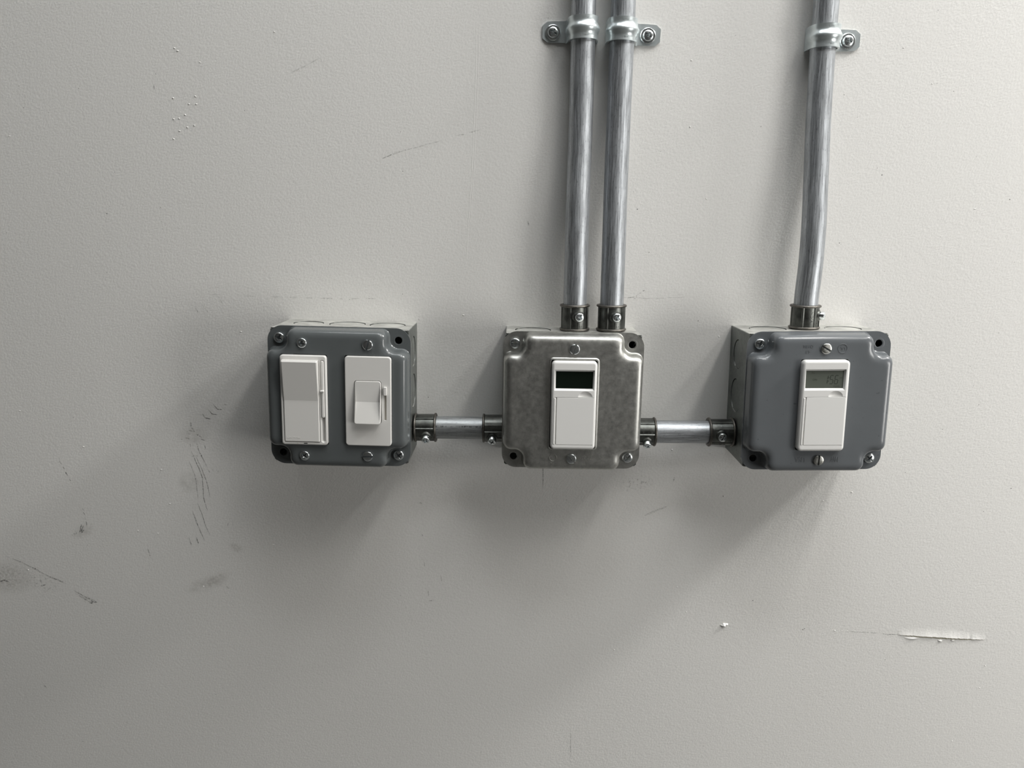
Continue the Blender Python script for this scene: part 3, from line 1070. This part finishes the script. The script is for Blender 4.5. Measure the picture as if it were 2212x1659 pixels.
strap('shiny one-hole strap on the left pipe of the pair, its screw tab to the left', 48.3, 139.2, -1, 0.0)
strap('shiny one-hole strap on the right pipe of the pair, its screw tab to the right', 77.0, 138.1, 1, 0.035)
strap('shiny one-hole strap on the lone right-hand pipe, its screw tab to the right', 225.2, 134.4, 1, 0.0)

for o in templates:
    bpy.data.objects.remove(o)

# ================================================================== MARKS ON THE WALL
rng = random.Random(7)

def ribbon(mb, pts, w0, w1=None, d=0.05, jitter=0.12, taper=True):
    """a thin flat mark through photograph pixels pts, w0 pixels wide, lying on the wall"""
    P = [Vector(wall_pt(*p)) for p in pts]
    fine = []
    for i in range(len(P) - 1):
        seg = P[i + 1] - P[i]
        k = max(2, int(seg.length / 1.2))
        for j in range(k):
            fine.append(P[i] + seg * (j / k))
    fine.append(P[-1])
    n = len(fine)
    L, R_ = [], []
    w0 *= 0.38; w1 = w0 if w1 is None else w1 * 0.38
    for i, p in enumerate(fine):
        t = (fine[min(i + 1, n - 1)] - fine[max(i - 1, 0)]).normalized()
        q = Vector((-t.y, t.x))
        f = i / (n - 1)
        w = (w0 + (w1 - w0) * f) / 2
        if taper:
            w *= min(1, 0.25 + 4 * min(f, 1 - f))
        w *= 1 + rng.uniform(-.3, .3)
        c = p + q * rng.uniform(-jitter, jitter)
        L.append((c.x + q.x * w, d, c.y + q.y * w)); R_.append((c.x - q.x * w, d, c.y - q.y * w))
    mb.add(L + R_, [(i, i + 1, n + i + 1, n + i) for i in range(n - 1)], 0, False)

def mark(name, mt, lines, label=None, d=0.05):
    mb = MB()
    for ln in lines:
        pts, w = ln[0], ln[1]
        ribbon(mb, pts, w, ln[2] if len(ln) > 2 else None, d)
    o = mb.build(name, M[mt], wall)
    if label:
        o['label'] = label
    return o

# long scuff in the lower left
mark('scuff_mark', 'mark_mid', [([(12, 1201), (48, 1215), (75, 1229), (105, 1245), (145, 1262)], 2.6),
                                ([(70, 1226), (84, 1232)], 3.6), ([(112, 1247), (138, 1258)], 3.0),
                                ([(158, 1274), (185, 1290), (210, 1301)], 3.4, 5.0), ([(163, 1282), (180, 1292), (199, 1303)], 2.4, 3.6)], 'long slanting scuff')
mark('scuff_mark', 'mark_dark', [([(0, 1256), (9, 1253), (19, 1257)], 3.0), ([(88, 1266), (99, 1263)], 3.0), ([(195, 1300), (209, 1301)], 3.2), ([(193, 1302), (201, 1304)], 3.0)])
mark('scuff_mark', 'mark_faint', [([(95, 1281), (108, 1271)], 1.6), ([(88, 1290), (96, 1284)], 1.4)])
# parallel dashed scratches left of the dimmer box
mark('scratch_mark', 'mark_dark', [
    ([(422, 984), (430, 1000), (438, 1018), (446, 1040), (450, 1055), (454, 1075)], 1.7),
    ([(413, 974), (418, 985), (423, 997), (430, 1012), (437, 1032), (439, 1060), (440, 1075), (446, 1096), (450, 1106)], 1.9),
    ([(425, 958), (430, 975), (438, 990), (448, 1010)], 1.8), ([(449, 1013), (454, 1022)], 1.2),
    ([(426, 1085), (436, 1110), (445, 1138), (454, 1156)], 1.5),
    ([(416, 1104), (424, 1126), (433, 1148), (442, 1168)], 1.7),
    ([(408, 995), (414, 1010), (422, 1030), (426, 1060), (428, 1080)], 1.2),
    ([(424, 1160), (429, 1175)], 2.4), ([(408, 1160), (414, 1180)], 1.6), ([(411, 958), (412, 966)], 1.6), ([(442, 960), (444, 970)], 1.6)], 'bundle of thin parallel scratches')
mark('scratch_mark', 'mark_dark', [([(436, 892), (444, 903), (456, 905)], 1.5, 2.4), ([(449, 884), (458, 894), (469, 896)], 1.4, 2.4),
                                   ([(460, 873), (470, 884), (480, 885)], 1.5, 2.6), ([(483, 873), (492, 875)], 1.6)], 'curved nicks')
mark('scuff_mark', 'mark_mid', [([(412, 912), (413, 922), (420, 931)], 3.0), ([(408, 930), (421, 932)], 3.0), ([(404, 936), (412, 938)], 3.4),
                                ([(400, 946), (410, 948)], 3.0), ([(424, 938), (436, 945)], 2.6), ([(434, 948), (442, 952)], 3.2), ([(391, 949), (396, 950)], 2.4), ([(422, 984), (428, 985)], 2.8), ([(414, 987), (420, 984)], 2.4)])
mark('scratch_mark', 'mark_dark', [([(128, 995), (133, 1003)], 1.5), ([(136, 1008), (140, 1014)], 2.2), ([(141, 1019), (147, 1028)], 2.4), ([(150, 1035), (153, 1039)], 2.0)])
mark('scratch_mark', 'mark_dark', [([(178, 1098), (181, 1103)], 1.8), ([(180, 1106), (184, 1113)], 2.0), ([(183, 1117), (185, 1123)], 2.4), ([(186, 1126), (188, 1138)], 2.0),
                                   ([(176, 1133), (172, 1150)], 2.8), ([(180, 1135), (175, 1150)], 2.8), ([(182, 1144), (176, 1152)], 2.2), ([(166, 1150), (163, 1155)], 2.0), ([(160, 1151), (161, 1156)], 2.0), ([(153, 1153), (157, 1157)], 1.8)], 'dark hooked scratch')
mark('scratch_mark', 'mark_mid', [([(319, 1184), (326, 1206)], 2.0), ([(491, 1136), (494, 1129)], 3.4), ([(489, 1266), (495, 1272)], 3.4), ([(95, 1480), (101, 1486)], 5.0), ([(176, 1601), (182, 1602)], 2.6)])
# scuffs above and between
mark('scuff_mark', 'mark_faint', [([(627, 158), (660, 142), (692, 125)], 2.6, 2.2), ([(692, 125), (698, 142)], 1.4)], 'short grey scuff high up')
mark('scuff_mark', 'mark_faint', [([(826, 343), (850, 332), (880, 323), (915, 314), (960, 302)], 3.0, 1.6), ([(985, 293), (1003, 290)], 2.0), ([(1012, 287), (1038, 280)], 1.8)], 'long faint rising scuff')
mark('scuff_mark', 'mark_mid', [([(826, 342), (846, 334)], 2.2), ([(1018, 285), (1022, 285)], 2.0)])
mark('scuff_mark', 'mark_faint', [([(528, 639), (552, 640)], 2.0), ([(585, 641), (612, 642)], 2.0), ([(625, 642), (642, 643)], 2.4), ([(660, 643), (676, 644)], 3.0), ([(690, 644), (722, 645)], 2.6), ([(733, 645), (741, 646)], 3.0), ([(757, 646), (776, 645)], 2.4), ([(790, 645), (812, 645)], 2.4)], 'faint level smear')
mark('scratch_mark', 'mark_mid', [([(421, 663), (430, 678)], 1.5), ([(436, 658), (450, 676)], 1.6), ([(457, 636), (466, 635), (473, 642), (480, 656)], 1.4)])
mark('scratch_mark', 'mark_mid', [([(1348, 643), (1372, 642), (1395, 645), (1412, 645)], 1.6, 1.0)])
mark('scratch_mark', 'mark_faint', [([(1412, 645), (1440, 644)], 1.4), ([(1440, 643), (1480, 642)], 1.2)])
mark('scuff_mark', 'mark_mid', [([(1374, 640), (1379, 635)], 2.2), ([(1380, 634), (1386, 632)], 3.0), ([(1388, 629), (1393, 627)], 2.2), ([(1368, 646), (1373, 645)], 2.6)])
mark('scratch_mark', 'mark_dark', [([(1173, 1000), (1173, 1035), (1172, 1060)], 1.5, 1.2)], 'fine vertical crack')
mark('scratch_mark', 'mark_mid', [([(1457, 1030), (1454, 1042)], 2.6), ([(916, 1214), (918, 1224)], 2.2), ([(924, 1275), (926, 1287)], 2.2), ([(926, 1297), (937, 1298)], 2.8), ([(951, 1242), (955, 1256)], 2.0),
                                  ([(907, 1084), (911, 1089)], 4.0), ([(911, 1154), (914, 1158)], 3.2), ([(1233, 1580), (1232, 1640)], 1.8)])
mark('scuff_mark', 'mark_faint', [([(1392, 1114), (1412, 1105), (1430, 1098), (1445, 1092)], 4.5, 3.5)], 'short soft smear')
mark('scratch_mark', 'mark_dark', [([(1140, 478), (1143, 488)], 2.0), ([(903, 689), (906, 692)], 2.2), ([(229, 460), (232, 463)], 3.0), ([(335, 157), (338, 162)], 1.8), ([(332, 183), (333, 194)], 1.4)])

def smudge(px, py, w, h, mt, ang=0.0, label=None, name='stain'):
    cx, cz = wall_pt(px, py)
    w *= 0.38 / 2; h *= 0.38 / 2
    mb = MB()
    ca, sa = cos(ang), sin(ang)
    q = [(-1, -1), (1, -1), (1, 1), (-1, 1)]
    mb.add([(cx + a * w * ca - b * h * sa, 0.03, cz + a * w * sa + b * h * ca) for a, b in q], [(0, 1, 2, 3)], 0, False, uvs=[[(a, b) for a, b in q]])
    o = mb.build(name, M[mt], wall)
    if label:
        o['label'] = label
    return o

smudge(20, 1248, 130, 90, 'smudge', 0, 'yellowish dirt patch')
smudge(88, 1258, 110, 50, 'smudge_speckled', -0.2)
smudge(466, 1252, 90, 26, 'smudge', 0.45, 'brownish smear')
smudge(445, 1262, 120, 40, 'haze', 0.35)
smudge(510, 1183, 40, 22, 'smudge', -0.5)
smudge(1378, 1044, 96, 46, 'smudge_speckled', 0.2, 'speckled grey dirt')
smudge(420, 940, 80, 50, 'haze', 0)
smudge(410, 1042, 60, 60, 'haze', 0)
smudge(468, 1015, 30, 16, 'smudge_speckled', 0)
smudge(180, 1148, 60, 34, 'haze', 0.6)

# many tiny fly specks and pits
mb = MB()
for k in range(150):
    px, py = rng.uniform(5, 2200), rng.uniform(5, 1640)
    x, z = wall_pt(px, py)
    r = rng.uniform(0.15, 0.38)
    a0 = rng.uniform(0, 6)
    mb.add([(x + r * rng.uniform(.5, 1.2) * cos(a0 + 2 * pi * i / 6), 0.04, z + r * rng.uniform(.5, 1.2) * sin(a0 + 2 * pi * i / 6)) for i in range(6)], [tuple(range(6))], 0, False)
for px, py, r in [(1905, 378, .8), (2181, 431, .8), (1813, 525, .7), (1895, 363, .5), (2060, 197, .6), (1377, 452, .9), (1402, 545, .6), (1508, 693, .8), (870, 370, .7), (925, 858, .8), (2024, 180, .5), (1734, 1360, .9), (1738, 1358, .8), (1626, 1297, .8), (1912, 1425, .6), (2184, 1055, .8), (2032, 512, .4), (1910, 586, .5)]:
    x, z = wall_pt(px, py)
    r *= 0.62
    mb.add([(x + r * rng.uniform(.6, 1.2) * cos(2 * pi * i / 7), 0.05, z + r * rng.uniform(.6, 1.2) * sin(2 * pi * i / 7)) for i in range(7)], [tuple(range(7))], 0, False)
o = mb.build('wall_specks', M['speck'], wall); o['kind'] = 'stuff'

# raised bits of paint
def blob(mb, px, py, rx, rz, h, n=14, rings=5, seed=0):
    x, z = wall_pt(px, py)
    rg = random.Random(seed)
    wob = [rg.uniform(.75, 1.2) for _ in range(n)]
    rows = []
    for k in range(rings + 1):
        t = k / rings
        rows.append([(x + rx * wob[i] * cos(2 * pi * i / n) * (1 - t * .98), 0.0 + h * sin(t * pi / 2), z + rz * wob[i] * sin(2 * pi * i / n) * (1 - t * .98)) for i in range(n)])
    loops_strip(mb, rows)

mb = MB(); blob(mb, 1563, 1350, 2.7, 1.9, 2.2, seed=3); blob(mb, 1569, 1349, 1.7, 1.1, 1.1, seed=5)
mb.build('paint_blob', M['drip'], wall)
mb = MB()
for k in range(26):
    blob(mb, rng.uniform(10, 2200), rng.uniform(10, 1650), rng.uniform(.5, 1.0), rng.uniform(.35, .7), rng.uniform(.3, .6), 8, 3, seed=k)
for px, py in [(374, 212), (422, 208), (375, 257), (387, 256), (388, 283), (405, 275), (420, 271), (375, 300), (400, 248), (408, 225), (424, 225), (348, 1014), (298, 1146), (341, 1152), (367, 1088), (377, 104), (384, 110), (61, 1231), (1803, 1362)]:
    blob(mb, px, py, .9, .55, .55, 8, 3, seed=int(px))
o = mb.build('paint_nibs', M['wall'], wall); o['kind'] = 'stuff'

# two fine ridges left by a taped edge
def ridge(name, pts, w, h):
    mb = MB()
    P = [wall_pt(*p) for p in pts]
    A, Bt, C = [], [], []
    for x, z in P:
        A.append((x - w / 2, 0.0, z)); Bt.append((x, h, z)); C.append((x + w / 2, 0.0, z))
    loops_strip(mb, [A, Bt, C], closed=False)
    return mb.build(name, M['wall'], wall, sharp=10)
ridge('paint_ridge', [(1029, 60), (1028, 160), (1024, 260), (1019, 380), (1012, 480), (1008, 560)], 0.6, 0.10)
ridge('paint_ridge', [(1035, 60), (1033, 160), (1029, 260), (1023, 380), (1016, 480)], 0.5, 0.09)

# the gouge at the lower right: a torn lip of paint over bare paper
def gouge():
    lip, paper = MB(), MB()
    nx, nz = 90, 12
    g0, g1 = (1938, 1370.5), (2128, 1381.5)
    top, paper_face = [], []
    rg = random.Random(11)
    j = [rg.uniform(-.35, .35) for _ in range(nx + 1)]
    for i in range(nx + 1):
        t = i / nx
        px, py = g0[0] + (g1[0] - g0[0]) * t, g0[1] + (g1[1] - g0[1]) * t
        x, z = wall_pt(px, py)
        env = sin(pi * min(1, max(0, t))) ** 0.45
        if 0.80 < t < 0.84:
            env *= 0.45
        h = 1.25 * env * (0.85 + 0.15 * sin(t * 23))
        e = j[i] * 0.6
        col_ = []
        for k in range(nz + 1):
            s_ = k / nz
            zz = z + e + s_ * 7.5 * (0.7 + 0.5 * env)
            col_.append((x, 0.01 + h * (1 - s_) ** 2.2, zz))
        top.append(col_)
        paper_face.append([(x, 0.01 + h, z + e), (x, 0.01 + h * .35, z + e + 0.5 * env), (x, 0.02, z + e + 0.3 * env)])  # steep face of bare tan paper under the torn lip
    loops_strip(lip, top, closed=False)
    lip.build('torn_paint_lip', M['wall'], wall, sharp=60)
    loops_strip(paper, paper_face, closed=False)
    pts0 = [(q[2][0], 0.08, q[0][2] + .3) for q in paper_face]; pts1 = [(q[2][0], 0.06, q[0][2] - 1.7 * sin(pi * i / nx) ** .6) for i, q in enumerate(paper_face)]
    loops_strip(paper, [pts0, pts1], closed=False)
    o_ = paper.build('torn_paper', M['torn'], wall); o_['label'] = 'tan torn paper edge'
    fl = MB()
    blob(fl, 1970, 1378.5, 7.0, 0.9, 1.0, seed=21)
    blob(fl, 2030, 1383.5, 2.0, 1.1, 1.3, seed=22)
    blob(fl, 2057, 1383, 2.0, 0.8, 0.9, seed=23)
    for k in range(5):
        blob(fl, 1800 + k * 16 + rg.uniform(-4, 4), 1361 + k * 0.9, 0.6, 0.3, 0.3, 8, 3, seed=40 + k)
    fl.build('paint_flakes', M['wall'], wall)
    mark('scratch_mark', 'mark_mid', [([(1830, 1364), (1870, 1366), (1903, 1368)], 1.4, 2.0), ([(1903, 1368), (1918, 1371), (1940, 1370)], 2.4), ([(2121, 1377), (2127, 1382)], 3.0), ([(2130, 1382), (2134, 1382)], 2.0)])
gouge()
